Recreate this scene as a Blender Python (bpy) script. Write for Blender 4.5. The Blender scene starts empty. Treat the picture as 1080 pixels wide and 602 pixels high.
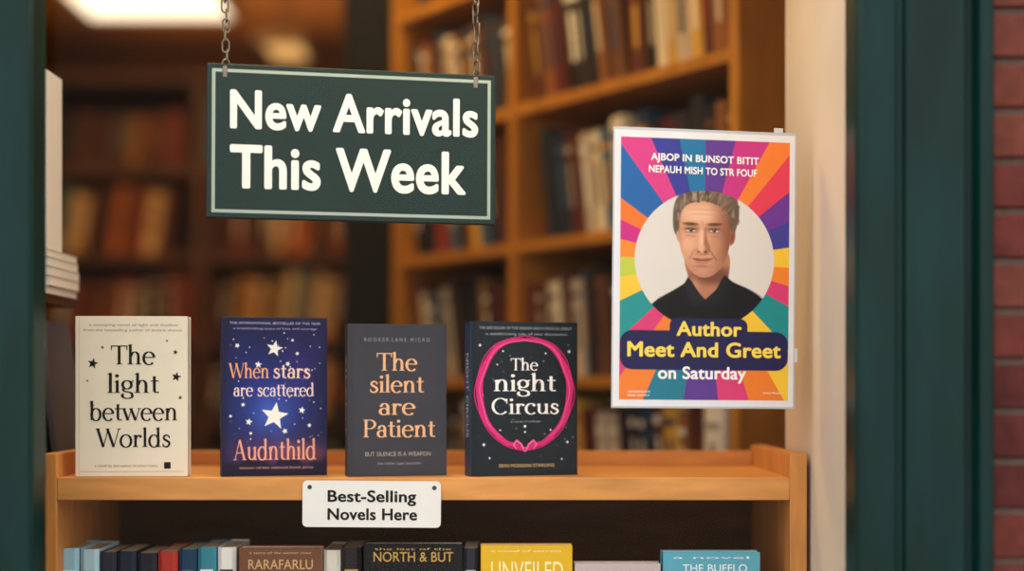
import bpy, math, random
import numpy as np
from mathutils import Matrix, Vector

random.seed(11)
scene = bpy.context.scene
try:
    scene.view_settings.view_transform = 'Standard'
    scene.view_settings.look = 'None'
except Exception:
    pass

# ------------------------------------------------------------------ survey
# camera stands 1.875 m in front of the display, eye height 1.35 m
D0, EYE, F, HOR = 1.875, 1.35, 1500.0, 410.0
def X(px, y): return (px - 540.0) * (y + D0) / F
def Z(py, y): return EYE + (HOR - py) * (y + D0) / F

def lin(c):
    c = np.asarray(c, dtype=float) / 255.0
    return np.where(c <= 0.04045, c / 12.92, ((c + 0.055) / 1.055) ** 2.4)
def lin4(c):
    a = lin(c); return (float(a[0]), float(a[1]), float(a[2]), 1.0)

# ------------------------------------------------------------------ materials
MATS = {}
def mat(name, rgb=(128, 128, 128), rough=0.5, var=0.12, scale=30, bump=0.0, spec=0.5, metal=0.0, stretch=(1, 1, 1)):
    if name in MATS: return MATS[name]
    m = bpy.data.materials.new(name); m.use_nodes = True
    nt = m.node_tree; b = nt.nodes['Principled BSDF']
    b.inputs['Roughness'].default_value = rough
    b.inputs['Metallic'].default_value = metal
    b.inputs['Specular IOR Level'].default_value = spec
    tc = nt.nodes.new('ShaderNodeTexCoord'); mp = nt.nodes.new('ShaderNodeMapping')
    mp.inputs['Scale'].default_value = stretch
    n = nt.nodes.new('ShaderNodeTexNoise'); n.inputs['Scale'].default_value = scale; n.inputs['Detail'].default_value = 5
    nt.links.new(tc.outputs['Object'], mp.inputs['Vector']); nt.links.new(mp.outputs['Vector'], n.inputs['Vector'])
    r = nt.nodes.new('ShaderNodeValToRGB')
    c = lin(rgb)
    lo = c * (1 - var); hi = np.minimum(c * (1 + var), 1)
    r.color_ramp.elements[0].position = 0.3; r.color_ramp.elements[1].position = 0.7
    r.color_ramp.elements[0].color = (*[float(v) for v in lo], 1); r.color_ramp.elements[1].color = (*[float(v) for v in hi], 1)
    nt.links.new(n.outputs['Fac'], r.inputs['Fac']); nt.links.new(r.outputs['Color'], b.inputs['Base Color'])
    if bump:
        bp = nt.nodes.new('ShaderNodeBump'); bp.inputs['Strength'].default_value = bump; bp.inputs['Distance'].default_value = 0.002
        nt.links.new(n.outputs['Fac'], bp.inputs['Height']); nt.links.new(bp.outputs['Normal'], b.inputs['Normal'])
    MATS[name] = m; return m

def ink(rgb, rough=0.6):
    return mat('ink_%d_%d_%d' % tuple(rgb), rgb, rough, 0.03, 60, spec=.2)

def paint_mat():
    if 'printed_paper' in MATS: return MATS['printed_paper']
    m = bpy.data.materials.new('printed_paper'); m.use_nodes = True
    nt = m.node_tree; b = nt.nodes['Principled BSDF']; b.inputs['Roughness'].default_value = 0.55
    b.inputs['Specular IOR Level'].default_value = .2
    a = nt.nodes.new('ShaderNodeAttribute'); a.attribute_name = 'paint'
    nt.links.new(a.outputs['Color'], b.inputs['Base Color'])
    MATS['printed_paper'] = m; return m

def emis(name, rgb, s):
    m = bpy.data.materials.new(name); m.use_nodes = True
    nt = m.node_tree; nt.nodes.clear()
    o = nt.nodes.new('ShaderNodeOutputMaterial'); e = nt.nodes.new('ShaderNodeEmission')
    e.inputs['Color'].default_value = lin4(rgb); e.inputs['Strength'].default_value = s
    nt.links.new(e.outputs[0], o.inputs[0]); return m

def glassy(name, fac, tint=(1, 1, 1, 1)):
    m = bpy.data.materials.new(name); m.use_nodes = True
    nt = m.node_tree; nt.nodes.clear()
    o = nt.nodes.new('ShaderNodeOutputMaterial'); t = nt.nodes.new('ShaderNodeBsdfTransparent')
    g = nt.nodes.new('ShaderNodeBsdfGlossy'); g.inputs['Roughness'].default_value = 0.05
    t.inputs['Color'].default_value = tint
    mx = nt.nodes.new('ShaderNodeMixShader'); mx.inputs[0].default_value = fac
    nt.links.new(t.outputs[0], mx.inputs[1]); nt.links.new(g.outputs[0], mx.inputs[2]); nt.links.new(mx.outputs[0], o.inputs[0])
    return m

wood = mat('oak_wood', (208, 144, 78), 0.5, 0.18, 9, 0.1, spec=.25, stretch=(1, 6, 6))
wood_v = mat('oak_wood_upright', (196, 132, 68), 0.5, 0.18, 9, 0.1, spec=.25, stretch=(6, 6, 1))
wood_dk = mat('walnut_panel', (84, 54, 32), 0.6, 0.2, 9, 0.1, spec=.2, stretch=(1, 1, 7))
case_wood = mat('golden_case_wood', (182, 122, 40), 0.5, 0.2, 8, 0.1, spec=.3, stretch=(5, 5, 1))
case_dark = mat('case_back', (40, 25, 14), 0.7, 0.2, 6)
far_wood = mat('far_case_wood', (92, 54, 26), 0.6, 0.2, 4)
green = mat('green_gloss_paint', (2, 40, 38), 0.38, 0.35, 7, 0.4, spec=.2, stretch=(3, 3, 0.6))
plaster = mat('cream_plaster', (200, 186, 172), 0.7, 0.05, 6)
page = mat('page_edges', (232, 222, 200), 0.8, 0.12, 90, stretch=(1, 40, 1))
PR = paint_mat()

# ------------------------------------------------------------------ mesh builder
class M:
    def __init__(s): s.v = []; s.f = []; s.mi = []; s.c = []; s.mats = []
    def idx(s, m):
        if m not in s.mats: s.mats.append(m)
        return s.mats.index(m)
    def add(s, vs, fs, m, col=None, mtx=None):
        o = len(s.v); i = s.idx(m)
        if mtx is not None: vs = [mtx @ Vector(v) for v in vs]
        s.v.extend([tuple(v) for v in vs])
        if col is None: s.c.extend([(0.5, 0.5, 0.5, 1)] * len(vs))
        elif isinstance(col, list): s.c.extend(col)
        else: s.c.extend([lin4(col)] * len(vs))
        for f in fs: s.f.append([k + o for k in f]); s.mi.append(i)
    def box(s, x0, x1, y0, y1, z0, z1, m, col=None, mtx=None, bev=0.0):
        if bev <= 0:
            vs = [(x0,y0,z0),(x1,y0,z0),(x1,y1,z0),(x0,y1,z0),(x0,y0,z1),(x1,y0,z1),(x1,y1,z1),(x0,y1,z1)]
            s.add(vs, [(3,2,1,0),(4,5,6,7),(0,1,5,4),(1,2,6,5),(2,3,7,6),(3,0,4,7)], m, col, mtx); return
        import bmesh
        bm = bmesh.new(); bmesh.ops.create_cube(bm, size=1)
        for v in bm.verts:
            v.co = Vector(((x0+x1)/2 + v.co.x*(x1-x0), (y0+y1)/2 + v.co.y*(y1-y0), (z0+z1)/2 + v.co.z*(z1-z0)))
        bmesh.ops.bevel(bm, geom=list(bm.edges), offset=bev, segments=2, affect='EDGES', profile=0.5)
        bm.verts.index_update()
        s.add([v.co.copy() for v in bm.verts], [[v.index for v in f.verts] for f in bm.faces], m, col, mtx); bm.free()
    def obj(s, name, loc=(0,0,0), rot=(0,0,0), parent=None):
        me = bpy.data.meshes.new(name); me.from_pydata(s.v, [], s.f)
        for m in s.mats: me.materials.append(m)
        me.polygons.foreach_set('material_index', s.mi)
        a = me.attributes.new('paint', 'FLOAT_COLOR', 'POINT')
        a.data.foreach_set('color', np.array(s.c, dtype=np.float32).ravel())
        me.update()
        o = bpy.data.objects.new(name, me); scene.collection.objects.link(o)
        o.location = loc; o.rotation_euler = rot
        if parent: o.parent = parent
        return o

# ------------------------------------------------------------------ fonts
_cap = {}; _raw = {}
def sans_mesh(txt, bold=0.0):
    """regular letters, fattened by a round pen of radius `bold` (em) when bold > 0; third coord = ink layer"""
    if (txt, bold) not in _raw:
        cu = bpy.data.curves.new('t', 'FONT'); cu.body = txt; cu.resolution_u = 5; cu.space_character = 1.0 + bold*1.2
        ob = bpy.data.objects.new('t', cu); scene.collection.objects.link(ob)
        bpy.context.view_layer.update()
        me = bpy.data.meshes.new_from_object(ob)
        _raw[(txt, bold)] = ([(v.co.x, v.co.y, 0.0) for v in me.vertices], [list(p.vertices) for p in me.polygons])
        bpy.data.objects.remove(ob); bpy.data.meshes.remove(me); bpy.data.curves.remove(cu)
    vs, fs = _raw[(txt, bold)]
    if bold <= 0: return list(vs), [list(f) for f in fs]
    V = []; FF = []; n = 10
    for i in range(n):
        a = 2*math.pi*i/n; o = len(V)
        V += [(v[0]+bold*math.cos(a), v[1]+bold*.8*math.sin(a), i*.1) for v in vs]; FF += [[k+o for k in f] for f in fs]
    o = len(V); V += [(v[0], v[1], n*.1) for v in vs]; FF += [[k+o for k in f] for f in fs]
    return V, FF

TH, TN = 0.135, 0.05   # thick / thin strokes of the serif alphabet
def stroke_geo(pts, wf):
    vs = []; fs = []; n = len(pts)
    for i, p in enumerate(pts):
        a = pts[max(i-1, 0)]; b = pts[min(i+1, n-1)]
        dx, dy = b[0]-a[0], b[1]-a[1]; L = math.hypot(dx, dy) or 1
        w = wf(dx/L, dy/L, i/(n-1)) / 2
        nx, ny = -dy/L*w, dx/L*w
        vs += [(p[0]+nx, p[1]+ny), (p[0]-nx, p[1]-ny)]
        if i: fs.append((2*i-2, 2*i-1, 2*i+1, 2*i))
    return vs, fs
def contrast(dx, dy, t): return TN + (TH - TN) * abs(dy) ** 1.3
def arc(cx, cy, rx, ry, a0, a1, n=26):
    return [(cx + rx*math.cos(math.radians(a0+(a1-a0)*i/n)), cy + ry*math.sin(math.radians(a0+(a1-a0)*i/n))) for i in range(n+1)]
class G:
    def __init__(s): s.v = []; s.f = []; s.k = 0
    def add(s, g):
        o = len(s.v); s.v += [(v[0], v[1], s.k*.07) for v in g[0]]; s.f += [[k+o for k in f] for f in g[1]]; s.k += 1; return s
    def st(s, pts, wf=contrast): return s.add(stroke_geo(pts, wf))
    def ln(s, x0, y0, x1, y1, w): return s.add(stroke_geo([(x0,y0),(x1,y1)], lambda a,b,t: w))
    def bar(s, x0, x1, y0, y1): return s.add(([(x0,y0),(x1,y0),(x1,y1),(x0,y1)], [(0,1,2,3)]))
    def dot(s, x, y, r): 
        p = arc(x, y, r, r, 0, 345, 15); return s.add((p, [list(range(len(p)))]))
    def stem(s, x, y0, y1, bot=True, top='l'):
        s.bar(x-TH/2, x+TH/2, y0, y1)
        if bot: s.bar(x-TH/2-.07, x+TH/2+.07, y0, y0+.045)
        if top == 'l': s.add(([(x-TH/2-.08, y1-.09), (x, y1-.10), (x+TH/2, y1), (x-TH/2+.04, y1)], [(0,1,2,3)]))
        if top == 'b': s.bar(x-TH/2-.07, x+TH/2+.07, y1-.045, y1)
        return s
XH = .66
def glyphs():
    g = {}
    g['l'] = (G().stem(.15, 0, 1.06), .31)
    g['i'] = (G().stem(.15, 0, XH).dot(.14, .90, .09), .31)
    def arch(x, xr, h): return [(x, .42)] + arc((x+xr)/2+.02, .42, (xr-x)/2-.02, XH-.42, 170, 0, 16) + [(xr, .3), (xr, 0)]
    def hn(top):
        q = G().stem(.16, 0, top); q.st(arch(.16, .54, top)); q.bar(.54-TH/2-.06, .54+TH/2+.07, 0, .045); return q
    g['h'] = (hn(1.06), .72); g['n'] = (hn(XH), .72)
    g['b'] = (G().stem(.15, .02, 1.06, False).st(arc(.36, .32, .23, .33, 0, 360)), .68)
    g['d'] = (G().st(arc(.31, .32, .24, .33, 0, 360)).stem(.53, 0, 1.06, False).bar(.5, .68, 0, .045), .70)
    g['o'] = (G().st(arc(.33, .325, .27, .335, 0, 360, 36)), .67)
    g['e'] = (G().st(arc(.32, .325, .25, .335, 8, 318, 30)).bar(.08, .58, .345, .40), .62)
    g['c'] = (G().st(arc(.33, .325, .26, .335, 48, 315, 28)).dot(.47, .55, .075), .57)
    g['a'] = (G().st(arc(.29, .45, .155, .205, 155, 0, 16) + [(.445, .3), (.445, .06), (.53, .02)]).dot(.14, .52, .07).st(arc(.27, .19, .18, .19, 20, 340, 24)), .58)
    g['s'] = (G().st([(.40,.50),(.37,.60),(.26,.645),(.15,.60),(.11,.49),(.17,.40),(.28,.34),(.39,.26),(.42,.16),(.36,.05),(.24,.0),(.12,.04),(.07,.16)],
                     lambda dx,dy,t: .055+.075*math.sin(math.pi*t)).bar(.38,.43,.46,.62).bar(.05,.10,.02,.2), .50)
    g['t'] = (G().st([(.20,.88),(.20,.5),(.20,.2)] + arc(.32, .15, .12, .13, 180, 310, 10)).bar(.03, .40, XH-.06, XH), .44)
    g['r'] = (G().stem(.16, 0, XH).st([(.16,.42),(.22,.55),(.32,.63),(.42,.62)]).dot(.42, .57, .075), .50)
    g['g'] = (G().st(arc(.28, .43, .20, .22, 0, 360)).ln(.42, .57, .58, .64, .07).st([(.16,.26),(.10,.17),(.16,.08),(.36,.05),(.50,-.02),(.52,-.14)]).st(arc(.30, -.14, .23, .15, 0, -220, 24)), .60)
    g['u'] = (G().stem(.16, .2, XH, False).st([(.16,.25)] + arc(.34, .22, .18, .20, 180, 330, 14) + [(.52,.2)]).stem(.54, 0, XH, False).bar(.54, .68, 0, .045), .70)
    def ww(h, s):
        q = G(); p = [.06*s, .28*s, .46*s, .68*s, .88*s]
        q.ln(p[0], h, p[1], 0, TH*1.02).ln(p[1], 0, p[2], h*.97, TN).ln(p[2]-.03, h*.97, p[3], 0, TH*1.02).ln(p[3], 0, p[4], h, TN)
        q.bar(p[0]-.1, p[0]+.12, h-.045, h).bar(p[2]-.12, p[2]+.08, h-.045, h).bar(p[4]-.1, p[4]+.09, h-.045, h); return q
    g['w'] = (ww(XH, 1), .93); g['W'] = (ww(1.0, 1.35), 1.22)
    g['T'] = (G().stem(.43, 0, 1.0, True, '').bar(.04, .82, .94, 1.0).bar(.04, .09, .76, 1.0).bar(.77, .82, .76, 1.0), .80)
    g['P'] = (G().stem(.19, 0, 1.0, True, 'b').st([(.19,.975),(.36,.975)] + arc(.38, .73, .27, .245, 88, -88, 20) + [(.36,.485),(.19,.485)]), .72)
    g['C'] = (G().st(arc(.45, .5, .38, .5, 40, 318, 34)).bar(.74, .79, .66, .98), .86)
    g['A'] = (G().ln(.12, 0, .42, 1, TN).ln(.42, 1, .74, 0, TH).bar(.24, .62, .33, .38).bar(.02, .24, 0, .045).bar(.6, .88, 0, .045), .88)
    return g
GL = glyphs()
def serif_mesh(txt):
    vs = []; fs = []; x = 0
    for ch in txt:
        if ch == ' ': x += .34; continue
        g, adv = GL[ch]; o = len(vs)
        vs += [(v[0]+x, v[1], v[2]) for v in g.v]; fs += [[k+o for k in f] for f in g.f]; x += adv
    return vs, fs

# ------------------------------------------------------------------ flat artwork on a facing plane
class Art:
    """artwork drawn on the x/z plane of a mesh builder; a(x,y) in print units, origin px0,py0"""
    def __init__(s, m, px0, py0, su, sv, y=0.0): s.m=m; s.px0=px0; s.py0=py0; s.su=su; s.sv=sv; s.y=y
    def P(s, x, y, k): return ((x-s.px0)*s.su, s.y - k*0.00016, (s.py0-y)*s.sv)
    def poly(s, pts, m, k=1): s.m.add([s.P(x, y, k) for x, y in pts], [list(range(len(pts)))], m)
    def rect(s, x0, y0, x1, y1, m, k=1): s.poly([(x0,y1),(x1,y1),(x1,y0),(x0,y0)], m, k)
    def geo(s, g, m, k=1): s.m.add([s.P(v[0], v[1], k) for v in g[0]], g[1], m)
    def stroke(s, pts, w, m, k=1):
        wf = w if callable(w) else (lambda a,b,t: w)
        s.geo(stroke_geo(pts, wf), m, k)
    def fit(s, mesh, x0, x1, base, caph, cap_ref, m, k, slope=0.0):
        vs, fs = mesh; a = min(v[0] for v in vs); b = max(v[0] for v in vs)
        sx = (x1-x0)/(b-a); sy = caph/cap_ref
        s.m.add([s.P(x0+(v[0]-a)*sx, base - v[1]*sy + slope*(v[0]-a)*sx, k+v[2]) for v in vs], fs, m)
    def sans(s, t, x0, x1, base, caph, m, k=3, bold=0.0, slope=0.0):
        if bold not in _cap:
            vs, _ = sans_mesh('H', bold); _cap[bold] = max(v[1] for v in vs)
        s.fit(sans_mesh(t, bold), x0, x1, base, caph, _cap[bold], m, k, slope)
    def serif(s, t, x0, x1, base, caph, m, k=3): s.fit(serif_mesh(t), x0, x1, base, caph, 1.0, m, k)
    def star(s, cx, cy, r, m, k=2, n=5, inner=.42, rot=0):
        pts = []
        for i in range(2*n):
            q = r if i % 2 == 0 else r*inner; a = math.pi*i/n + rot
            pts.append((cx + q*math.sin(a), cy - q*math.cos(a)))
        for i in range(2*n): s.poly([(cx,cy), pts[i], pts[(i+1)%(2*n)]], m, k)
    def disc(s, cx, cy, r, m, k=2, n=20, ry=None):
        ry = ry or r
        s.poly([(cx+r*math.cos(2*math.pi*i/n), cy-ry*math.sin(2*math.pi*i/n)) for i in range(n)], m, k)
    def rrect(s, x0, y0, x1, y1, r, m, k=1):
        pts = []
        for cx, cy, a0 in ((x1-r,y1-r,0),(x0+r,y1-r,90),(x0+r,y0+r,180),(x1-r,y0+r,270)):
            for i in range(9):
                a = math.radians(a0+i*11.25); pts.append((cx+r*math.cos(a), cy+r*math.sin(a)))
        s.poly(pts[::-1], m, k)
    def painted(s, x0, y0, x1, y1, nx, ny, fn, k=1):
        gx, gy = np.meshgrid(np.linspace(x0, x1, nx), np.linspace(y0, y1, ny))
        c = lin(fn(gx, gy)); vs = []; cs = []
        for j in range(ny):
            for i in range(nx):
                vs.append(s.P(gx[j,i], gy[j,i], k)); cs.append((*[float(q) for q in c[j,i]], 1.0))
        fs = [(j*nx+i, (j+1)*nx+i, (j+1)*nx+i+1, j*nx+i+1) for j in range(ny-1) for i in range(nx-1)]
        s.m.add(vs, fs, PR, cs)

# ================================================================== ROOM SHELL
def simple(name, boxes, m, bev=0.0):
    b = M()
    for q in boxes: b.box(*q, m, bev=bev)
    return b.obj(name)
YB = 6.0; XL = -3.0; XR = 2.2; CE = 3.2
floor_m = mat('floor_boards', (92, 60, 38), 0.5, 0.25, 5, stretch=(6, 1, 1))
simple('floor', [(XL, XR, -0.2, YB, -0.05, 0.0)], floor_m)
simple('ceiling', [(XL, XR, -0.2, YB, CE, CE+.05)], mat('amber_ceiling', (150, 98, 42), 0.7, 0.1, 2))
simple('wall_back', [(XL, XR, YB, YB+.1, 0, CE)], mat('ochre_wall', (130, 86, 42), 0.8, 0.1, 2))
simple('wall_left', [(XL-.1, XL, -0.2, YB, 0, CE)], mat('ochre_wall'))
simple('wall_right', [(XR, XR+.1, -0.2, YB, 0, CE)], mat('ochre_wall'))
simple('wall_front', [(.393, XR, -.2, .17, 0, CE), (XL, -.84, -.2, .17, 0, CE), (-.84, .393, -.2, .17, 2.1, CE), (-.84, .393, -.2, -.06, 0, .5)], plaster)
pave = M(); pave.box(-6, 6, -7, -.2, -.1, -.02, mat('pavement', (140, 136, 130), 0.9, 0.15, 20)); pave.obj('ground')

# brick facing (real bricks in mortar)
bw = M(); brm = [mat('brick_a', (100, 48, 42), .85, .22, 40, .6, spec=.2), mat('brick_b', (82, 38, 36), .85, .25, 40, .6, spec=.2), mat('brick_c', (110, 58, 48), .85, .2, 40, .6, spec=.2)]
mort = mat('mortar', (112, 92, 84), .95, .15, 80, .5, spec=.1)
bw.box(.5485, 1.7, -.235, -.2, 0, 2.9, mort); bw.box(-1.9, -.75, -.235, -.2, 0, 2.9, mort)
pit = .0575
for r in range(50):
    z = r*pit + .006
    for (xa, xb) in ((.549, 1.7), (-1.9, -.751)):
        x = xa - (0.10 if r % 2 else 0.02)
        while x < xb:
            a = max(x, xa); c = min(x+.19, xb)
            if c - a > .01: bw.box(a, c, -.244+random.uniform(-.001,.001), -.22, z, z+pit-.009, random.choice(brm), bev=.003)
            x += .199
bw.obj('wall_facade')

def extrude(name, prof, z0, z1, m):
    b = M(); n = len(prof)
    vs = [(x, y, z0) for x, y in prof] + [(x, y, z1) for x, y in prof]
    b.add(vs, [(i, (i+1) % n, n+(i+1) % n, n+i) for i in range(n)] + [list(range(n))[::-1], [n+i for i in range(n)]], m)
    return b.obj(name)
extrude('trim_1', [(.3925,-.2),(.3925,-.247),(.396,-.252),(.400,-.256),(.436,-.256),(.440,-.249),(.446,-.249),(.449,-.254),(.516,-.254),(.520,-.246),(.527,-.246),(.531,-.262),(.544,-.264),(.548,-.258),(.548,-.2)], 0, 2.35, green)
extrude('trim_2', [(-.549,-.2),(-.549,-.244),(-.553,-.25),(-.60,-.25),(-.604,-.243),(-.61,-.243),(-.614,-.25),(-.74,-.25),(-.749,-.24),(-.749,-.2)][::-1], 0, 2.35, green)
b = M(); b.box(-.549, .3925, -.25, -.2, 2.12, 2.35, green, bev=.004); b.box(-.8, .6, -.29, -.25, 2.28, 2.35, green, bev=.006); b.obj('trim_3')
b = M(); b.box(-.549, .3925, -.25, -.2, 0, .52, green, bev=.004); b.box(-.549, .3925, -.28, -.25, .49, .53, green, bev=.006); b.obj('trim_4')
b = M(); b.add([(-.549,-.205,.52),(.3925,-.205,.52),(.3925,-.205,2.12),(-.549,-.205,2.12)], [(0,1,2,3)], glassy('window_glass', .004)); b.obj('window_1')

# ================================================================== DISPLAY BOOKCASE
ST = Z(503, 0)     # display surface height
b = M(); yb = .30
b.box(X(62,0), X(832,0), -.008, yb, ST-.030, ST, wood, bev=.0015)
b.box(X(45,0), X(62,0), -.008, yb, 0, Z(478,0), wood_v, bev=.0015)
b.box(X(832,0), X(850,0), -.008, yb, 0, Z(478,0), wood_v, bev=.0015)
b.box(X(62,0), X(832,0), yb-.018, yb, ST, ST+.022, wood, bev=.0015)
b.box(X(62,0), X(832,0), yb-.012, yb, 0, ST-.03, wood_dk)
for z in (.905, .58, .25): b.box(X(62,0), X(832,0), .0, yb-.012, z, z+.024, wood, bev=.001)
b.box(X(62,0), X(832,0), .01, .03, 0, .08, wood)
b.obj('display_bookcase')

# books on the lower shelf (one object)
def add_book(m, mtx, t, h, dp, col, band=None, band2=None):
    pr = [(0,.004),(t*.22,0),(t*.78,0),(t,.004),(t,dp),(0,dp)]
    n = len(pr); vs = [(x,y,0) for x,y in pr] + [(x,y,h) for x,y in pr]
    m.add(vs, [(i,(i+1)%n,n+(i+1)%n,n+i) for i in range(n)], PR, col, mtx)
    m.add([(x,y,h-.002) for x,y in pr], [list(range(n))], PR, (190,174,144), mtx)
    m.add([(x,y,0) for x,y in pr], [list(range(n))[::-1]], PR, (150,135,110), mtx)
    def band_q(z0, z1, c, f=.15):
        m.add([(t*f,-.0006,z0),(t*(1-f),-.0006,z0),(t*(1-f),-.0006,z1),(t*f,-.0006,z1)], [(0,1,2,3)], PR, c, mtx)
    if band: band_q(h*.80, h*.86, band)
    if band2: band_q(h*.28, h*.70, band2, .36)
lb = M(); LS = .9295
def low(px0, px1, pyt, col, y=.02, dp=.10, band=None, band2=None):
    x0, x1 = X(px0, y), X(px1, y)
    add_book(lb, Matrix.Translation((x0+.0004, y, LS)), x1-x0-.0008, Z(pyt, y)-LS, dp, col, band, band2)
for a, c, t, col, b2 in [(63,83,578,(150,196,214),(240,240,240)),(84,104,579,(176,208,220),(40,60,90)),(105,122,582,(46,46,60),(200,200,200)),(123,143,581,(32,38,56),(210,190,150)),
        (144,165,583,(36,34,46),(200,120,60)),(166,187,581,(176,52,42),(240,230,210)),(188,207,579,(24,60,88),(220,220,220)),(208,228,577,(54,130,150),(230,230,230)),
        (229,249,577,(232,228,222),(60,60,60)),(341,359,580,(214,208,196),(60,40,40)),(360,381,577,(40,32,34),(180,150,90)),(489,504,578,(40,44,56),(200,200,200))]:
    low(a, c, t, col, band=b2, band2=b2)
def faceout(px0, px1, pyt, col, txt, tc, tx, cap, base, y=.012, sub=None):
    x0, x1 = X(px0, y), X(px1, y); h = Z(pyt, y)-LS
    lb.box(x0+.0005, x1-.0005, y, y+.0012, LS, LS+h, PR, col); lb.box(x0+.0005, x1-.0005, y+.024, y+.0252, LS, LS+h, PR, col)
    lb.box(x0+.0005, x0+.0015, y, y+.0252, LS, LS+h, PR, col); lb.box(x0+.0015, x1-.002, y+.0012, y+.024, LS+.001, LS+h-.0015, page)
    s = (y+D0)/F
    ar2 = Art(lb, 540, HOR + EYE/s, s, s, y)
    ar2.sans(txt, tx[0], tx[1], base, cap, ink(tc), bold=.006)
    if sub: ar2.sans(sub, px0+12, px1-12, pyt+7, 2.4, ink(tc))
faceout(251, 340, 577, (112, 72, 50), 'RARAFARLU', (206,170,120), (262,330), 10, 600, sub='a story of the winter road')
faceout(383, 488, 573, (22, 20, 22), 'NORTH & BUT', (196,160,84), (394,478), 10, 592, sub='the last of the')
faceout(506, 604, 575, (226, 180, 36), 'UNVEILED', (250,236,170), (518,594), 20, 612, sub='a novel of secrets')
faceout(605, 697, 594, (196, 178, 176), 'MEMORY', (90,60,60), (618,688), 12, 615)
faceout(698, 802, 582, (92, 168, 190), 'THE BUFFLO', (230,244,248), (720,788), 8, 603, sub='a novel')
lb.obj('book_row')

# ================================================================== FEATURED BOOKS
def solve(pxL, pxR, yl, a):
    xl = X(pxL, yl); W = .14
    for _ in range(20):
        yr = yl + W*math.sin(a); W = (X(pxR, yr)-xl)/math.cos(a)
    return xl, W
def featured(name, pxL, pxR, pyT, yaw, thick, cover, spine, draw, spine_txt=None):
    a = math.radians(yaw); yl = .006
    xl, W = solve(pxL, pxR, yl, a)
    sv = (yl + W*math.sin(a)/2 + D0)/F; h = (503-pyT)*sv; su = W/(pxR-pxL)
    m = M()
    m.box(0, W, 0, .0011, 0, h, cover, bev=.0004)
    m.box(0, W, thick-.0011, thick, 0, h, cover, bev=.0004)
    m.box(-.0008, .0006, .0004, thick-.0004, 0, h, spine)
    m.box(.0008, W-.0012, .0012, thick-.0012, .0006, h-.0010, page)
    ar = Art(m, pxL, 503, su, sv, 0.0)
    draw(ar, pxL, pxR, pyT)
    if spine_txt:
        vs, fs = sans_mesh(spine_txt[0]); L = max(v[0] for v in vs); k = h*.55/L; kk = min(k, thick*.55)
        m.add([(-.0011, thick*.7-v[1]*kk, h*.8-v[0]*k) for v in vs], fs, spine_txt[1])
    return m.obj(name, (xl, yl, ST+.0003), (0, 0, a))

blk = ink((22, 20, 22))
def d1(a, L, R, T):
    a.rect(L+3.2, T+1, L+3.9, 502, ink((214,204,184)), 1)
    for t, x0, x1, y in (('a sweeping novel of light and shadow', 92, 190, 344.5), ('from the bestselling author of distant shores', 86, 194, 350)):
        a.sans(t, x0+2, x1-2, y, 2.6, ink((150,140,124)), 2)
    a.serif('The', 117, 164, 385, 20, blk); a.serif('light', 113, 168, 415, 20, blk)
    a.serif('between', 94, 187, 444, 19.5, blk); a.serif('Worlds', 101, 180, 472, 19.5, blk)
    for x, y, r in ((98,384,6),(185,372,3),(186,398,5.5),(97,428,3),(108,367,2),(176,360,1.6),(92,402,1.5),(190,420,2.4)):
        a.star(x, y, r, blk, rot=.2)
    a.sans('a novel by the author of silver rivers', 100, 166, 493, 2.8, ink((130,120,108)), 2)
    a.rect(173, 488, 180, 495, blk, 2)
    a.rect(84, 497.5, 194, 498.2, ink((200,190,170)), 2)
featured('novel_cream_cover', 80, 198, 334, 3, .024, mat('cream_cover', (242,230,206), .5, .03, 40, spec=.25), mat('cream_spine', (222,210,190), .5, .05, 40), d1)

def neb(x, y):
    u = (x-234)/111.; v = (y-336)/167.
    c = np.zeros(x.shape+(3,)); c[:] = (18, 22, 60)
    def bl(mask, rgb):
        nonlocal c; c = c*(1-mask[...,None]) + np.array(rgb)*mask[...,None]
    g = lambda cu,cv,su,sv: np.exp(-((u-cu)/su)**2-((v-cv)/sv)**2)
    n = sum(np.sin(u*f1*6+v*f2*5+p)*w for f1,f2,p,w in ((1,2,.3,.3),(2.3,-1.7,1,.25),(4,3,2,.15),(6,-5,.5,.1)))
    bl(.75*g(.42,.52,.38,.30), (32, 58, 156)); bl(np.clip(.45*g(.78,.3,.3,.3)*(1+n),0,1), (60, 36, 122))
    bl(np.clip(.5*g(.5,.62,.25,.16)*(1+.6*n),0,1), (90, 124, 226)); bl(.45*g(.35,.85,.5,.1), (130, 56, 110))
    bl(.45*g(.75,.86,.3,.07), (210, 100, 90)); bl(.35*g(.25,.3,.2,.2)*(1+n), (40,42,136))
    ridge = .90+.02*np.sin(u*17)+.012*np.sin(u*41+1)
    bl(np.clip((v-ridge)*60,0,1), (24, 15, 44))
    bl(np.clip(.8-u*12,0,1)*.8, (14,16,42))
    return np.clip(c, 0, 255)
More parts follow.
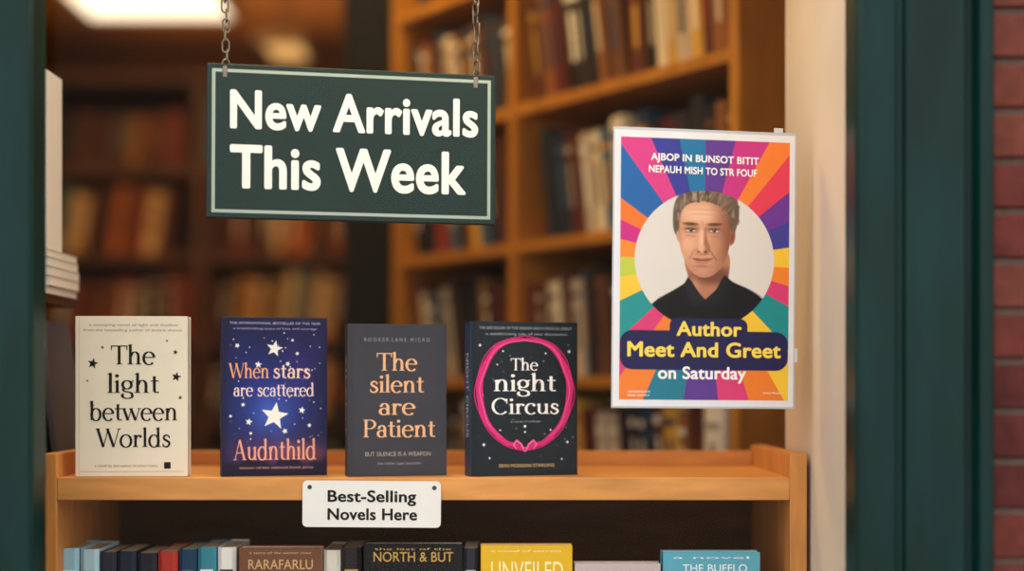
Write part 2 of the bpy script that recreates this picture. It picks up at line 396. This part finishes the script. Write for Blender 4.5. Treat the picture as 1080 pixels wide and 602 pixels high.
def d2(a, L, R, T):
    a.painted(L+.8, T+.8, R-.6, 502.4, 70, 100, neb, 1)
    w = ink((250,244,232))
    a.sans('THE INTERNATIONAL BESTSELLER OF THE YEAR', 242, 338, 343.5, 2.5, ink((190,180,210)), 2)
    a.sans('a breathtaking story of love and courage', 246, 334, 349, 2.5, ink((170,160,190)), 2)
    a.serif('When', 241, 283, 400, 15.5, ink((244,170,116))); a.serif('stars', 288, 327, 400, 15.5, ink((250,214,190)))
    a.serif('are scattered', 246, 331, 419, 13.5, ink((246,218,214)))
    a.star(289, 369, 9, w, rot=.2); a.star(272, 386, 4, w); a.star(289, 440, 15, w, 3, rot=.15)
    for x,y,r in ((262,446,4),(318,434,4),(256,428,2.6),(300,456,3.4),(313,374,2.4),(250,366,3),(322,392,2.4),(264,458,2.2),(308,360,2),(326,450,2.6),(243,440,2),(303,385,3)):
        a.star(x, y, r, w, rot=r)
    for _ in range(60): a.disc(random.uniform(L+6, R-4), random.uniform(T+16, 470), random.uniform(.3,.8), w, 2, 6)
    a.serif('Audnthild', 246, 333, 486, 21, ink((236,164,136)), 4)
    a.sans('winner of the national book prize', 252, 330, 495.5, 2.8, ink((200,150,140)), 2)
featured('novel_starry_cover', 234, 345, 336, 15, .028, mat('navy_cover', (20,22,58), .4, .1, 40, spec=.25), mat('navy_spine', (30,32,76), .4, .1, 40, spec=.25), d2, ('WHEN STARS', ink((220,190,200))))

def d3(a, L, R, T):
    o = ink((236,180,136)); g = ink((150,148,154))
    a.rect(L+3.4, T+1, L+4.2, 502, ink((36,36,42)), 1)
    a.sans('B O O K E R  L A N E   M I C R O', 384, 453, 361.5, 4, g, 2)
    a.serif('The', 397, 440, 392, 18.5, o); a.serif('silent', 390, 447, 415, 18, o)
    a.serif('are', 399, 438, 438.5, 18, o); a.serif('Patient', 383, 459, 462, 18.5, o)
    a.sans('BUT SILENCE IS A WEAPON', 385, 454, 482, 4.4, ink((176,160,150)), 2)
    a.sans('the million copy bestseller', 398, 444, 491, 2.8, g, 2)
    for _ in range(50): a.disc(random.uniform(L+6, R-4), random.uniform(T+5, 498), random.uniform(.25,.55), ink((82,82,90)), 1, 6)
featured('novel_grey_cover', 367, 471, 343, 13, .028, mat('slate_cover', (54,54,62), .5, .12, 25, spec=.25), mat('slate_spine', (46,46,54), .5, .12, 40, spec=.25), d3, ('SILENT', ink((200,190,185))))

def d4(a, L, R, T):
    w = ink((246,242,238)); pk = ink((214,40,120)); pl = ink((240,104,160)); g = ink((150,160,168))
    a.rect(L+3.2, T+1, L+4, 502, ink((12,20,28)), 1)
    a.sans('THE BESTSELLER OF THE SEASON AND A MAGICAL DEBUT', 505, 603, 349, 2.8, g, 2)
    a.sans('a spellbinding tale of two illusionists', 512, 598, 355, 2.6, g, 2)
    def loop(rx, ry, wd, m, k, ph=0, amp=.4, top=0.0):
        for sx in (-1, 1):
            pts = []
            for i in range(61):
                t = math.radians(90 - i*3.0)
                x = (rx+amp*math.sin(9*t+ph))*math.cos(t); y = (ry+amp*math.sin(7*t+ph))*math.sin(t)
                x = x*(1 - .12*max(0, -math.sin(t))**3)
                if math.sin(t) > .8: y -= (math.sin(t)-.8)*22*top
                pts.append((553+sx*x, 415-y))
            a.stroke(pts, wd, m, k + (.1 if sx > 0 else 0))
    loop(47.5, 59, lambda x,y,t: 2.2+4.2*math.sin(math.pi*min(1,t*1.05))+.6*abs(math.sin(t*22)), pk, 2, 0, .4, .7)
    loop(46.5, 58, lambda x,y,t: .8, pl, 3, 1, 1.0, .7); loop(52, 62, lambda x,y,t: .9, pk, 3.3, 2, .8, .7)
    for sx in (-1, 1):
        a.stroke([(553+sx*q[0], q[1]) for q in ((1,477),(8,471),(18,469),(29,462),(36,453))], lambda x,y,t: 1.0+4.0*math.sin(math.pi*t), pk, 4+.1*sx)
        a.stroke([(553+sx*q[0], q[1]) for q in ((0,478),(4,470),(9,466),(12,470),(9,475))], lambda x,y,t: .8+2.0*math.sin(math.pi*t), pl, 5+.1*sx)
    a.serif('The', 538, 567, 392, 12.5, w); a.serif('night', 520, 586, 414, 18, w); a.serif('Circus', 518, 589, 438, 16.5, w)
    a.sans('a novel of wonder', 538, 570, 447, 2.4, g, 2)
    a.disc(553, 451, 1.4, w); a.disc(553, 457, 1, w)
    for x,y,r in ((506,366,1.6),(600,372,1.8),(510,470,1.8),(598,468,1.6),(530,372,1.2),(575,374,1.2),(524,386,1.1),(592,486,1.2),(516,484,1.3),(527,455,1.1),(580,455,1.3)):
        a.star(x, y, r*1.3, w, 2, 4, .35)
    for _ in range(50): a.disc(random.uniform(L+6, R-4), random.uniform(T+18, 486), random.uniform(.3,.65), ink((190,196,204)), 2, 6)
    a.sans('ERIN MORGAN STARLING', 526, 584, 494, 3.4, ink((206,180,120)), 2)
featured('novel_pink_wreath_cover', 497, 609, 341, 17, .03, mat('midnight_cover', (14,25,35), .45, .12, 30, spec=.25), mat('teal_spine', (26,54,84), .4, .2, 60, spec=.3), d4, ('NIGHT CIRCUS', ink((200,210,220))))

# ================================================================== SHELF LABEL
m = M(); sy = -.0115; s = (sy+D0)/F
a = Art(m, 392, 531, s, s, 0)
wh = mat('label_white', (226,224,220), .4, .02, 30)
pts = []
for cx, cy, a0 in ((465-5,556-5,0),(319+5,556-5,90),(319+5,507+5,180),(465-5,507+5,270)):
    for i in range(9):
        q = math.radians(a0+i*11.25); pts.append((cx+5*math.cos(q), cy+5*math.sin(q)))
n = len(pts); fr = [a.P(x,y,0) for x,y in pts]; bk = [(p[0], p[1]+.0024, p[2]) for p in fr]
m.add(fr+bk, [list(range(n))[::-1], [n+i for i in range(n)]] + [(i,(i+1)%n,n+(i+1)%n,n+i) for i in range(n)], wh)
a.disc(326.5, 514, 2.4, ink((70,60,52)), 2); a.disc(458, 514, 2.4, ink((70,60,52)), 2)
a.sans('Best-Selling', 345.5, 439, 529, 12, blk, 2, .028); a.sans('Novels Here', 345.5, 440, 548, 12, blk, 2, .028)
m.obj('shelf_label', (X(392, sy), sy, Z(531, sy)), (0, math.radians(.4), 0))

# ================================================================== HANGING SIGN
sgn = bpy.data.objects.new('hanging_sign', None); scene.collection.objects.link(sgn)
yl, yr = -.075, -.007
xl, xr = X(218, yl), X(523, yr); ang = math.atan2(yr-yl, xr-xl); W = math.hypot(xr-xl, yr-yl)
su = W/305; sv = (yl+D0)/F; H = 163*sv; zt = Z(66, yl)
m = M(); bg = mat('sign_green', (19, 42, 39), .5, .12, 12, spec=.25); ln = ink((160, 174, 164))
m.box(0, W, 0, .012, -H, 0, bg, bev=.0012)
a = Art(m, 0, 0, su, sv, 0)
q = 5.5; t = 3.4
a.rect(q, q, 305-q, q+t, ln); a.rect(q, 163-q-t, 305-q, 163-q, ln); a.rect(q, q+t, q+t, 163-q-t, ln); a.rect(305-q-t, q+t, 305-q, 163-q-t, ln)
w = ink((230,230,226))
a.sans('New Arrivals', 24, 286, 67, 40, w, 2, .031); a.sans('This Week', 24, 273, 130, 45, w, 2, .031)
R = Matrix.Translation((xl, yl, zt)) @ Matrix.Rotation(ang, 4, 'Z') @ Matrix.Rotation(math.radians(.26), 4, 'Y')
o = m.obj('board', parent=sgn); o.matrix_world = R
steel = mat('chain_metal', (120,112,100), .35, .2, 90, metal=.9)
def link(mb, c, rotz, L, r, wire):
    path = []
    for i in range(9): q = math.pi*i/8; path.append((r*math.cos(q), L/2-r+r*math.sin(q)))
    for i in range(9): q = math.pi+math.pi*i/8; path.append((r*math.cos(q), -L/2+r+r*math.sin(q)))
    n = len(path); vs = []; k = 6
    for i, (x, z) in enumerate(path):
        cz = (L/2-r) if z > 0 else -(L/2-r); nx, nz = x/r, (z-cz)/r; l = math.hypot(nx, nz) or 1; nx/=l; nz/=l
        for j in range(k):
            t = 2*math.pi*j/k; vs.append((x+nx*wire*math.cos(t), wire*math.sin(t), z+nz*wire*math.cos(t)))
    fs = [(i*k+j, i*k+(j+1)%k, ((i+1)%n)*k+(j+1)%k, ((i+1)%n)*k+j) for i in range(n) for j in range(k)]
    mb.add(vs, fs, steel, None, Matrix.Translation(c) @ Matrix.Rotation(rotz, 4, 'Z'))
for i, (u, tw) in enumerate(((19.5, .3), (284, .9))):
    top = R @ Vector((u*su, .006, -.006)); m = M()
    z = top.z + .004; k = 0
    while z < 2.094:
        link(m, (top.x + .0012*math.sin(k*1.7), top.y, z), tw + (math.pi/2 if k % 2 else 0), .017, .0042, .0012); z += .0128; k += 1
    m.box(top.x-.003, top.x+.003, top.y-.0072, top.y+.0072, top.z-.012, top.z+.003, steel, bev=.001)
    m.box(top.x-.006, top.x+.006, top.y-.006, top.y+.006, 2.092, 2.1, steel, bev=.002)
    m.obj('chain_%d' % (i+1), parent=sgn)

# ================================================================== POSTER
yl, yr = -.07, -.03
xl, xr = X(647, yl), X(840, yr); ang = math.atan2(yr-yl, xr-xl); W = math.hypot(xr-xl, yr-yl)
su = W/193; sv = (yl+D0)/F
m = M(); a = Art(m, 647, 133, su, sv, 0)
m.box(0, W, 0, .0012, -297*sv, 0, mat('poster_sleeve', (186,190,196), .2, .03, 20), bev=.0003)
a.rect(648.5, 136, 838.5, 428, ink((226,226,230), .4), 1)
x0, y0, x1, y1 = 655, 143.5, 833, 421; cx, cy = 743, 272
rays = [(14,(98,56,144)),(28,(200,52,130)),(38,(238,126,48)),(50,(226,60,86)),(64,(108,52,150)),(80,(62,62,150)),(94,(242,194,54)),(106,(238,132,42)),(118,(216,58,116)),
        (136,(26,140,144)),(150,(242,196,58)),(162,(236,126,42)),(174,(216,62,116)),(188,(94,56,144)),(203,(34,120,144)),(215,(236,126,48)),(226,(214,60,116)),(243,(34,144,144)),
        (257,(242,196,58)),(271,(190,200,72)),(283,(238,136,46)),(295,(202,44,130)),(306,(238,116,46)),(324,(34,98,168)),(336,(212,62,136)),(348,(56,60,150)),(360,(32,114,164))]
def hit(an):
    dx, dy = math.sin(math.radians(an)), -math.cos(math.radians(an)); t = 1e9
    if dx > 1e-9: t = min(t, (x1-cx)/dx)
    if dx < -1e-9: t = min(t, (x0-cx)/dx)
    if dy > 1e-9: t = min(t, (y1-cy)/dy)
    if dy < -1e-9: t = min(t, (y0-cy)/dy)
    return (cx+dx*t, cy+dy*t)
corners = [(math.degrees(math.atan2(x-cx, -(y-cy))) % 360, (x, y)) for x in (x0, x1) for y in (y0, y1)]
prev = 0
for an, c in rays:
    pts = [(cx, cy), hit(prev)] + [p for t, p in sorted(corners) if prev < t < an] + [hit(an)]
    a.poly(pts[::-1], ink(c, .4), 2); prev = an

# --- printed portrait (tonal illustration inside the round frame)
def catmull(p, n=6):
    out = []; L = len(p)
    for i in range(L):
        p0,p1,p2,p3 = [np.array(p[(i+k-1)%L], float) for k in range(4)]
        for j in range(n):
            t = j/n; out.append(.5*((2*p1)+(-p0+p2)*t+(2*p0-5*p1+4*p2-p3)*t*t+(-p0+3*p1-3*p2+p3)*t**3))
    return np.array(out)
def portrait(x, y):
    c = np.zeros(x.shape+(3,)); c[:] = (220, 213, 206)
    def bl(mask, rgb, al=1.0):
        nonlocal c; mk = (mask*al)[...,None]; c = c*(1-mk)+np.array(rgb)*mk
    def sm(d, s): 
        t = np.clip(.5-d/s, 0, 1); return t*t*(3-2*t)
    def ell(ex, ey, rx, ry, s=1.2, rot=0):
        r = math.radians(rot); dx = x-ex; dy = y-ey
        u = dx*math.cos(r)+dy*math.sin(r); v = -dx*math.sin(r)+dy*math.cos(r)
        q = np.sqrt((u/rx)**2+(v/ry)**2); return sm((q-1)*min(rx, ry), s)
    def pol(pts, s=1.2, spl=True):
        P = catmull(pts) if spl else np.array(pts, float)
        d = np.full(x.shape, 1e9); ins = np.zeros(x.shape, bool); n = len(P)
        for i in range(n):
            ax, ay = P[i]; bx, by = P[(i+1)%n]; ex, ey = bx-ax, by-ay
            t = np.clip(((x-ax)*ex+(y-ay)*ey)/(ex*ex+ey*ey+1e-9), 0, 1)
            d = np.minimum(d, np.hypot(x-ax-ex*t, y-ay-ey*t))
            ins ^= ((ay > y) != (by > y)) & (x < (bx-ax)*(y-ay)/(by-ay+1e-12)+ax)
        return sm(np.where(ins, -d, d), s)
    def seg(x0,y0,x1,y1,w,s=1.2):
        ex,ey = x1-x0,y1-y0; t = np.clip(((x-x0)*ex+(y-y0)*ey)/(ex*ex+ey*ey),0,1)
        return sm(np.hypot(x-x0-ex*t, y-y0-ey*t)-w, s)
    def strand(p, w, rgb, al):
        mk = np.zeros(x.shape)
        for i in range(len(p)-1):
            tt = i/(len(p)-1); mk = np.maximum(mk, seg(p[i][0],p[i][1],p[i+1][0],p[i+1][1], w*(1-tt*.6), 1.1))
        bl(mk, rgb, al)
    rr_ = random.Random(5)
    # neck
    neck = pol([(725,268),(766,262),(768,292),(760,306),(744,314),(730,304),(726,290)])
    bl(neck, (180,120,92))
    bl(neck*ell(752, 288, 22, 9, 12), (98,58,44), .8)
    bl(neck*ell(733, 300, 5, 8, 6), (206,150,120), .5)
    # shirt
    bl(pol([(668,350),(678,331),(692,316),(710,305),(724,296),(728,293),(735,303),(744,314),(755,304),(764,289),(774,295),(794,304),(810,317),(822,340),(822,365),(668,365)], 1.4), (16,16,19))
    bl(pol([(726,290),(721,299),(730,318),(736,322),(744,314),(734,303)], 1.2, False), (32,32,37))
    bl(pol([(765,287),(771,297),(760,318),(752,322),(744,314),(756,303)], 1.2, False), (25,25,29))
    bl(seg(744,314,745,350,.6), (40,40,46), .8)
    bl(seg(700,322,712,350,1.2,4), (32,32,38), .7); bl(seg(790,318,782,350,1.2,4), (30,30,36), .7)
    # hair mass, swept up and back
    bl(pol([(711,242),(709.5,230),(710.5,216),(714,206),(721,198),(731,191.5),(742,188.5),(754,189),(765,193),(773,201),(778.5,213),(779,226),(776,238),(772,250),(764,240),(722,236),(716,248)], 1.8), (98,78,62))
    for i in range(26):
        t = math.radians(rr_.uniform(-20, 200)); ex = 744+33*math.cos(t); ey = 222-31*math.sin(t)
        strand([(ex-4*math.cos(t), ey+4*math.sin(t)), (ex+1.2*math.cos(t)+1.5, ey-1.2*math.sin(t)-1)], 1.3, (108+rr_.uniform(-20,30), 90, 74), .8)
    # ears
    bl(ell(771.5, 247, 3.8, 8.5, 1.4, 8), (156,94,70)); bl(ell(772, 247, 1.6, 5, 2, 8), (104,58,44), .6)
    bl(ell(715.5, 246, 2.2, 7, 1.4, -6), (204,146,118))
    # face
    face = pol([(716.5,224),(715.5,240),(717,256),(721,270),(727.5,282),(737,289.5),(748,289.5),(758,282.5),(765.5,270),(769.5,254),(770.5,238),(769,224),(763,213),(750,208),(735,208),(722,213)], 1.4)
    bl(face, (218,160,126))
    sh = np.clip((x-746)/22, 0, 1)**1.2; bl(face*sh, (130,76,54), .9)
    sl = np.clip((721-x)/7, 0, 1); bl(face*sl, (174,116,90), .6)
    bl(face*ell(736,223,15,8,12), (240,192,160), .75); bl(face*ell(726,255,6,6,9), (234,174,142), .7); bl(face*ell(754,254,6,5.5,9), (202,138,106), .6)
    lo = np.clip((y-264)/22, 0, 1); bl(face*lo, (166,112,88), .5)
    for yy in (218, 223): bl(seg(727, yy+.5, 739, yy, .3, 1.6), (166,112,88), .5); bl(seg(739, yy, 753, yy+.5, .3, 1.6), (160,106,82), .5)
    # hair over forehead / temples
    bl(pol([(711,240),(710.5,218),(715,206),(728,198),(742,196),(756,198),(768,206),(776,220),(775,240),(770.5,238),(768,224),(762,215.5),(752,211.5),(742,209),(733,210.5),(725,213),(719,219.5),(716.8,228),(715.5,240)], 1.6), (104,84,68))
    for i in range(110):
        f = rr_.random(); bx = 716+f*52; by = 221-13*math.sin(math.pi*min(1,f*1.05)) + rr_.uniform(-8, 2)
        ln1 = rr_.uniform(8, 16); lean = (f-.38)*1.1 + rr_.uniform(-.25,.3)
        p = [(bx, by), (bx+ln1*.5*math.sin(lean)+1, by-ln1*.5), (bx+ln1*math.sin(lean)+2.5, by-ln1*.8)]
        p = [(q[0], max(q[1], 190+abs(q[0]-746)**2*.018)) for q in p]
        g_ = rr_.choice(((176,152,126),(150,126,102),(70,52,42),(84,64,50),(196,174,148),(128,104,84),(60,46,38)))
        strand(p, .7, g_, .6 if f < .7 else .4)
    for i in range(30):
        s_ = rr_.choice((-1, 1)); bx = (714 if s_ < 0 else 773.5)+rr_.uniform(-1.6,1.8); by = rr_.uniform(212, 238)
        strand([(bx, by), (bx-s_*.6, by+5)], .7, rr_.choice(((160,142,124),(86,68,56),(130,112,96))), .6)
    # brows, eyes
    for s_, ex in ((-1, 728.5), (1, 753.0)):
        bl(ell(ex+s_*-.8, 238.6, 8.4, 4.2, 5), (146,94,70), .65)
        bl(ell(ex+s_*.5, 233.6, 7.8, 1.6, 1.6, -2*s_), (84,58,44), .9)
        bl(ell(ex, 240.8, 4.6, 1.6, .9), (206,188,174)); bl(ell(ex+.1, 240.5, 1.9, 1.7, .8), (50,54,62))
        bl(ell(ex, 239.1, 5.6, .8, 1, -2*s_), (58,34,28), .95); bl(ell(ex, 242.6, 4.8, .4, 1), (124,76,58), .7)
        bl(seg(ex-5, 246.2, ex+4, 246.8, .4, 2.2), (148,98,76), .6)
        bl(ell(ex-.4, 239.9, .45, .45, .6), (240,240,240), .8)
    for k_ in range(3): bl(seg(761, 240+k_, 765, 238.5+2*k_, .2, 1), (110,66,48), .5)
    bl(seg(740.6, 231, 741, 236, .3, 1.8), (150,98,74), .6)
    # nose
    bl(pol([(743.5,237),(746,250),(749,259),(747.5,264),(742.5,263.5)], 3.2), (144,90,66), .75)
    bl(ell(739.3, 249, 2.0, 11, 3), (242,194,162), .75); bl(ell(739.8, 259, 4.2, 3.6, 3), (228,168,138), .7)
    bl(ell(734.6, 261.3, 2.0, 2.0, 2), (190,130,104), .7); bl(ell(736.8, 263.3, 1.7, .8, 1), (92,50,38), .85); bl(ell(743.8, 263.3, 1.8, .9, 1), (80,42,34), .85)
    bl(ell(740.5, 265.8, 6.5, 1.4, 3), (154,100,78), .55)
    # folds, mouth with a slight smile, chin
    bl(seg(731.8, 262, 727.2, 270.5, .4, 2.4), (152,98,74), .65); bl(seg(749, 262, 755.5, 271.5, .5, 2.6), (108,62,46), .7)
    bl(pol([(730.5,270.4),(736,269.6),(740.3,270.6),(745,269.6),(751,270.2),(745,272.8),(736,272.8)], 1.1), (164,94,80), .9)
    bl(pol([(731.5,271),(740.5,272.8),(750.5,270.8),(746,275.6),(740.5,276.6),(735,275.6)], 1.3), (190,120,100), .85)
    bl(seg(730, 270.2, 736, 272.2, .32, .9), (86,44,36), .95); bl(seg(736, 272.2, 745, 272.3, .32, .9), (84,42,34), .95); bl(seg(745, 272.3, 751.5, 270, .32, .9), (80,40,32), .95)
    bl(ell(740.5, 278.6, 6, 1.1, 2.6), (136,84,64), .6); bl(ell(740, 284, 6, 3.4, 5), (208,150,122), .6)
    return np.clip(c, 0, 255)
nr, na = 130, 330; RAD = 73.5; ccx, ccy = 743.5, 271.5
rr, aa = np.meshgrid(np.linspace(0, RAD, nr), np.linspace(0, 2*math.pi, na, endpoint=False), indexing='ij')
gx = ccx+rr*np.cos(aa); gy = ccy-rr*np.sin(aa); cc = lin(portrait(gx, gy))
vs = [a.P(gx[i,j], gy[i,j], 3) for i in range(nr) for j in range(na)]
cs = [(float(cc[i,j,0]), float(cc[i,j,1]), float(cc[i,j,2]), 1.0) for i in range(nr) for j in range(na)]
fs = [(i*na+j, (i+1)*na+j, (i+1)*na+(j+1)%na, i*na+(j+1)%na) for i in range(nr-1) for j in range(na)]
m.add(vs, fs, PR, cs)
navy = ink((32,30,78), .45); yel = ink((250,216,88), .4); wht = ink((246,244,242), .4)
a.rrect(655.5, 347.5, 832.5, 389, 13, navy, 4); a.rrect(707, 334, 789, 362, 8, navy, 4.3)
a.sans('Author', 714, 783, 352.5, 15, yel, 6, .032); a.sans('Meet And Greet', 663, 825, 375, 15.5, yel, 6, .032)
a.sans('on Saturday', 695, 788, 398.5, 13, wht, 6, .028)
a.sans('AJBOP IN BUNSOT BITIT', 686, 800, 167, 7.5, wht, 5, .028, .012)
a.sans('NEPAUH MISH TO STR FOUF', 684, 798, 180, 7.5, wht, 5, .028, .012)
a.sans('www bookshop events', 664, 687, 413.5, 2.6, wht, 4); a.sans('FREE ENTRY', 664, 687, 417.5, 2, wht, 4); a.sans('town library', 806, 826, 414, 2.4, wht, 4)
tab = mat('clear_tab', (206,206,204), .25, .03, 20)
m.box(W-.030, W-.018, .0002, .0016, -.004, .006, tab, bev=.0004)
m.box(W-.004, W+.004, .0002, .0016, -.33*.9, -.33*.9+.018, tab, bev=.0004)
po = m.obj('event_poster'); po.matrix_world = Matrix.Translation((xl, yl, Z(133, yl))) @ Matrix.Rotation(ang, 4, 'Z') @ Matrix.Rotation(math.radians(.5), 4, 'Y')

# ================================================================== ANGLED BOOKCASE (right)
P0 = Vector((.383, .625, 0)); u = Vector((-.383, .516, 0)).normalized(); bk = Vector((-u.y, u.x, 0)) * -1
if bk.y < 0: bk = -bk
B = Matrix(((u.x, bk.x, 0, P0.x), (u.y, bk.y, 0, P0.y), (0, 0, 1, 0), (0, 0, 0, 1)))
L = 1.10; dp = .26; zs = [.08, .52, .80, 1.09, 1.375, 1.66, 1.95, 2.24, 2.53]
m = M()
for x in (-.022, .643-.011, L): m.box(x, x+.024, 0, dp, 0, 2.8, case_wood, mtx=B, bev=.002)
for z in zs + [2.78]: m.box(0, L, .004, dp, z-.022, z, case_wood, mtx=B)
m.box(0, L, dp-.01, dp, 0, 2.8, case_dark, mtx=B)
m.obj('tall_bookcase')
pal = [(206,154,52),(226,214,190),(92,50,34),(150,58,40),(66,96,124),(46,44,50),(190,176,160),(108,70,46),(210,166,70),(40,46,58),(90,36,32),(50,38,34),(40,60,86),(140,90,50),(58,44,40),(34,32,36)]
def fill(mb, T, x0, x1, z, hmin, hmax, dpb, tmin=.018, tmax=.044, lean=True, y=.02, pl=pal):
    x = x0 + .004
    while x < x1-.05:
        ln_ = random.choice((0, .08, .10, .14, .17)) if lean else 0; n = random.randint(6, 12); h0 = random.uniform(hmin, hmax)
        for _ in range(n):
            t = random.uniform(tmin, tmax); h = min(hmax, max(hmin, h0+random.uniform(-.02,.02)))
            if x + t + h*math.sin(ln_) > x1-.004: break
            c = random.choice(pl); b2 = random.choice(pl+[(235,230,220)]*4)
            add_book(mb, T @ Matrix.Translation((x, y+random.uniform(0,.012), z+.0005)) @ Matrix.Rotation(ln_, 4, 'Y'), t, h, dpb, c, b2, b2)
            x += t/math.cos(ln_) + .0008
        x += (hmax*math.sin(ln_))*.9 + .002
m = M()
for z in zs:
    s0 = 0
    if abs(z-1.09) < .01:      # tall pale volume at the near end of this shelf
        add_book(m, B @ Matrix.Translation((.004, .022, z+.0005)), .022, .20, .16, (60,50,46), (200,180,140), None)
        add_book(m, B @ Matrix.Translation((.028, .010, z+.0005)), .050, .232, .18, (232,226,214), (170,160,150), (150,140,130)); s0 = .078
    fill(m, B, s0, .632, z, .20, .25, .16); fill(m, B, .656, L, z, .20, .25, .16)
m.obj('shelved_books')

# ================================================================== FAR BOOKCASE
m = M(); fy = 4.3; T = Matrix.Translation((0, fy, 0)); fx0, fx1 = -2.95, .4; fz = [.1, .48, .86, 1.22, 1.57, 1.94, 2.32]
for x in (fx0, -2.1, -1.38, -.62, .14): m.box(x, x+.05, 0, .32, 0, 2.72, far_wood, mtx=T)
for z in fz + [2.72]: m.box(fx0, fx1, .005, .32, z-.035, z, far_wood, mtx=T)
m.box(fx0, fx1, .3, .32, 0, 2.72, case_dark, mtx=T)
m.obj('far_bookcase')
m = M(); palf = [(206,120,48),(224,190,140),(90,46,28),(150,64,34),(44,38,36),(100,56,30),(70,110,126),(36,26,24),(80,48,30),(50,32,24),(40,30,26),(190,140,70)]
xs = [fx0+.05, -2.1, -2.05, -1.38, -1.33, -.62, -.57, .14]
for z in fz:
    for i in range(0, 8, 2): fill(m, T, xs[i], xs[i+1], z, .22, .30, .2, .025, .06, pl=palf)
m.obj('shelved_books')

# dark column
b = M(); b.box(X(362,1.75), X(424,1.75), 1.75, 1.9, 0, CE, mat('dark_column', (20,18,16), .7, .2, 5, spec=.2), bev=.006)
b.box(X(358,1.75), X(428,1.75), 1.735, 1.915, 0, .14, mat('dark_column'), bev=.004); b.obj('column')

# ================================================================== LEFT MAGAZINE RACK
m = M()
m.box(-.80, -.785, .075, .225, 0, 2.0, wood_dk); 
for z in (1.2555, 1.481, .9, .5): m.box(-.785, -.642, .075, .225, z-.012, z, wood_dk)
m.box(-.785, -.70, .22, .228, 0, 2.0, wood_dk)
m.obj('magazine_rack')
m = M(); z = 1.4812
for i in range(5):
    h = random.choice((.011,.014,.013)); dx = random.uniform(-.002,.003)
    m.box(-.775, -.637+dx, .082, .215, z, z+.001, PR, (160,152,144)); m.box(-.775, -.638+dx, .083, .214, z+.001, z+h-.001, PR, (240,236,226)); m.box(-.775, -.637+dx, .082, .215, z+h-.001, z+h, PR, (200,194,186)); z += h
m.obj('book_stack')
m = M()
for i, c in enumerate(((226,222,214),(206,200,192),(240,236,230))):
    m.box(-.669+i*.010, -.6605+i*.010, .083, .15, z+.0003, z+.235+.006*i, PR, c, bev=.0008)
m.obj('standing_folders')
m = M()
for i, c in enumerate(((60,56,60),(150,150,156),(44,48,60),(90,88,96))):
    T = Matrix.Translation((-.696+i*.016, .085+.012*i, 1.256)) @ Matrix.Rotation(math.radians(-7), 4, 'Y')
    add_book(m, T, .013, .19, .12, c, (200,190,180), None)
m.obj('leaning_magazines')

# ================================================================== LIGHTS
fix = emis('lamp_diffuser', (255, 232, 196), 2.2); fix2 = emis('warm_lamp_diffuser', (255, 190, 110), .9); shell = mat('lamp_housing', (120,84,50), .5)
def panel(name, x0, x1, y0, y1, z, fx):
    m = M(); m.box(x0, x1, y0, y1, z-.012, z, fx); 
    for q in ((x0-.03,x0,y0-.03,y1+.03),(x1,x1+.03,y0-.03,y1+.03),(x0,x1,y0-.03,y0),(x0,x1,y1,y1+.03)): m.box(*q, z-.03, z, shell)
    m.box(x0-.02, x1+.02, y0-.02, y1+.02, z, z+.02, shell); return m.obj(name)
panel('ceiling_light', X(95,5.0), X(245,5.0), 4.5, 5.05, CE-.03, fix)
panel('ceiling_light', -1.02, -.86, 3.9, 4.25, CE-.42, fix2)
m = M()
for y in (3.98, 4.17): m.box(-.946, -.934, y-.006, y+.006, CE-.40, CE, shell)
m.obj('light_suspension_rod')
def area(name, loc, size, power, rgb, rot=(0,0,0), sy=None):
    l = bpy.data.lights.new(name, 'AREA'); l.size = size; l.energy = power; l.color = tuple(float(v) for v in lin(rgb))
    if sy: l.shape = 'RECTANGLE'; l.size_y = sy
    o = bpy.data.objects.new(name, l); scene.collection.objects.link(o); o.location = loc; o.rotation_euler = rot; return o
area('shop_light', (-1.4, 3.0, 3.1), .8, 26, (255,198,116))
area('shop_light_case', (-.5, 1.0, 3.0), .5, 24, (255,212,140), (0, math.radians(-25), 0))
area('uplight', (-1.3, 4.6, 2.8), 1.5, 9, (255,196,116), (math.pi, 0, 0))
# warm light added out of view to top-light sign and books, housing invented
m = M(); m.box(-.5, .35, -.195, -.165, 2.078, 2.1, mat('added_housing_grey', (60,58,54), .4), bev=.003); m.obj('added_light_housing')
area('added_top_light', (-.075, -.18, 2.072), .8, 3.2, (255,226,180), (math.radians(14), 0, 0), .025)

wd = bpy.data.worlds.new('sky'); scene.world = wd; wd.use_nodes = True
nt = wd.node_tree; bgn = nt.nodes['Background']
tc = nt.nodes.new('ShaderNodeTexCoord'); sp = nt.nodes.new('ShaderNodeSeparateXYZ'); rp = nt.nodes.new('ShaderNodeValToRGB')
nt.links.new(tc.outputs['Generated'], sp.inputs[0]); nt.links.new(sp.outputs['Z'], rp.inputs['Fac'])
rp.color_ramp.elements[0].position = 0; rp.color_ramp.elements[0].color = (.86,.83,.78,1)
rp.color_ramp.elements[1].position = .5; rp.color_ramp.elements[1].color = (1.0,.975,.935,1)
nt.links.new(rp.outputs['Color'], bgn.inputs['Color']); bgn.inputs['Strength'].default_value = 1.8

# ================================================================== CAMERA
cam = bpy.data.cameras.new('camera'); co = bpy.data.objects.new('camera', cam); scene.collection.objects.link(co)
co.location = (0, -D0, EYE); co.rotation_euler = (math.pi/2, 0, 0)
cam.lens = 50; cam.sensor_width = 36; cam.shift_y = (HOR-301)/1080.0
cam.dof.use_dof = True; cam.dof.focus_distance = 1.86; cam.dof.aperture_fstop = 1.05
cam.clip_start = .05
scene.camera = co
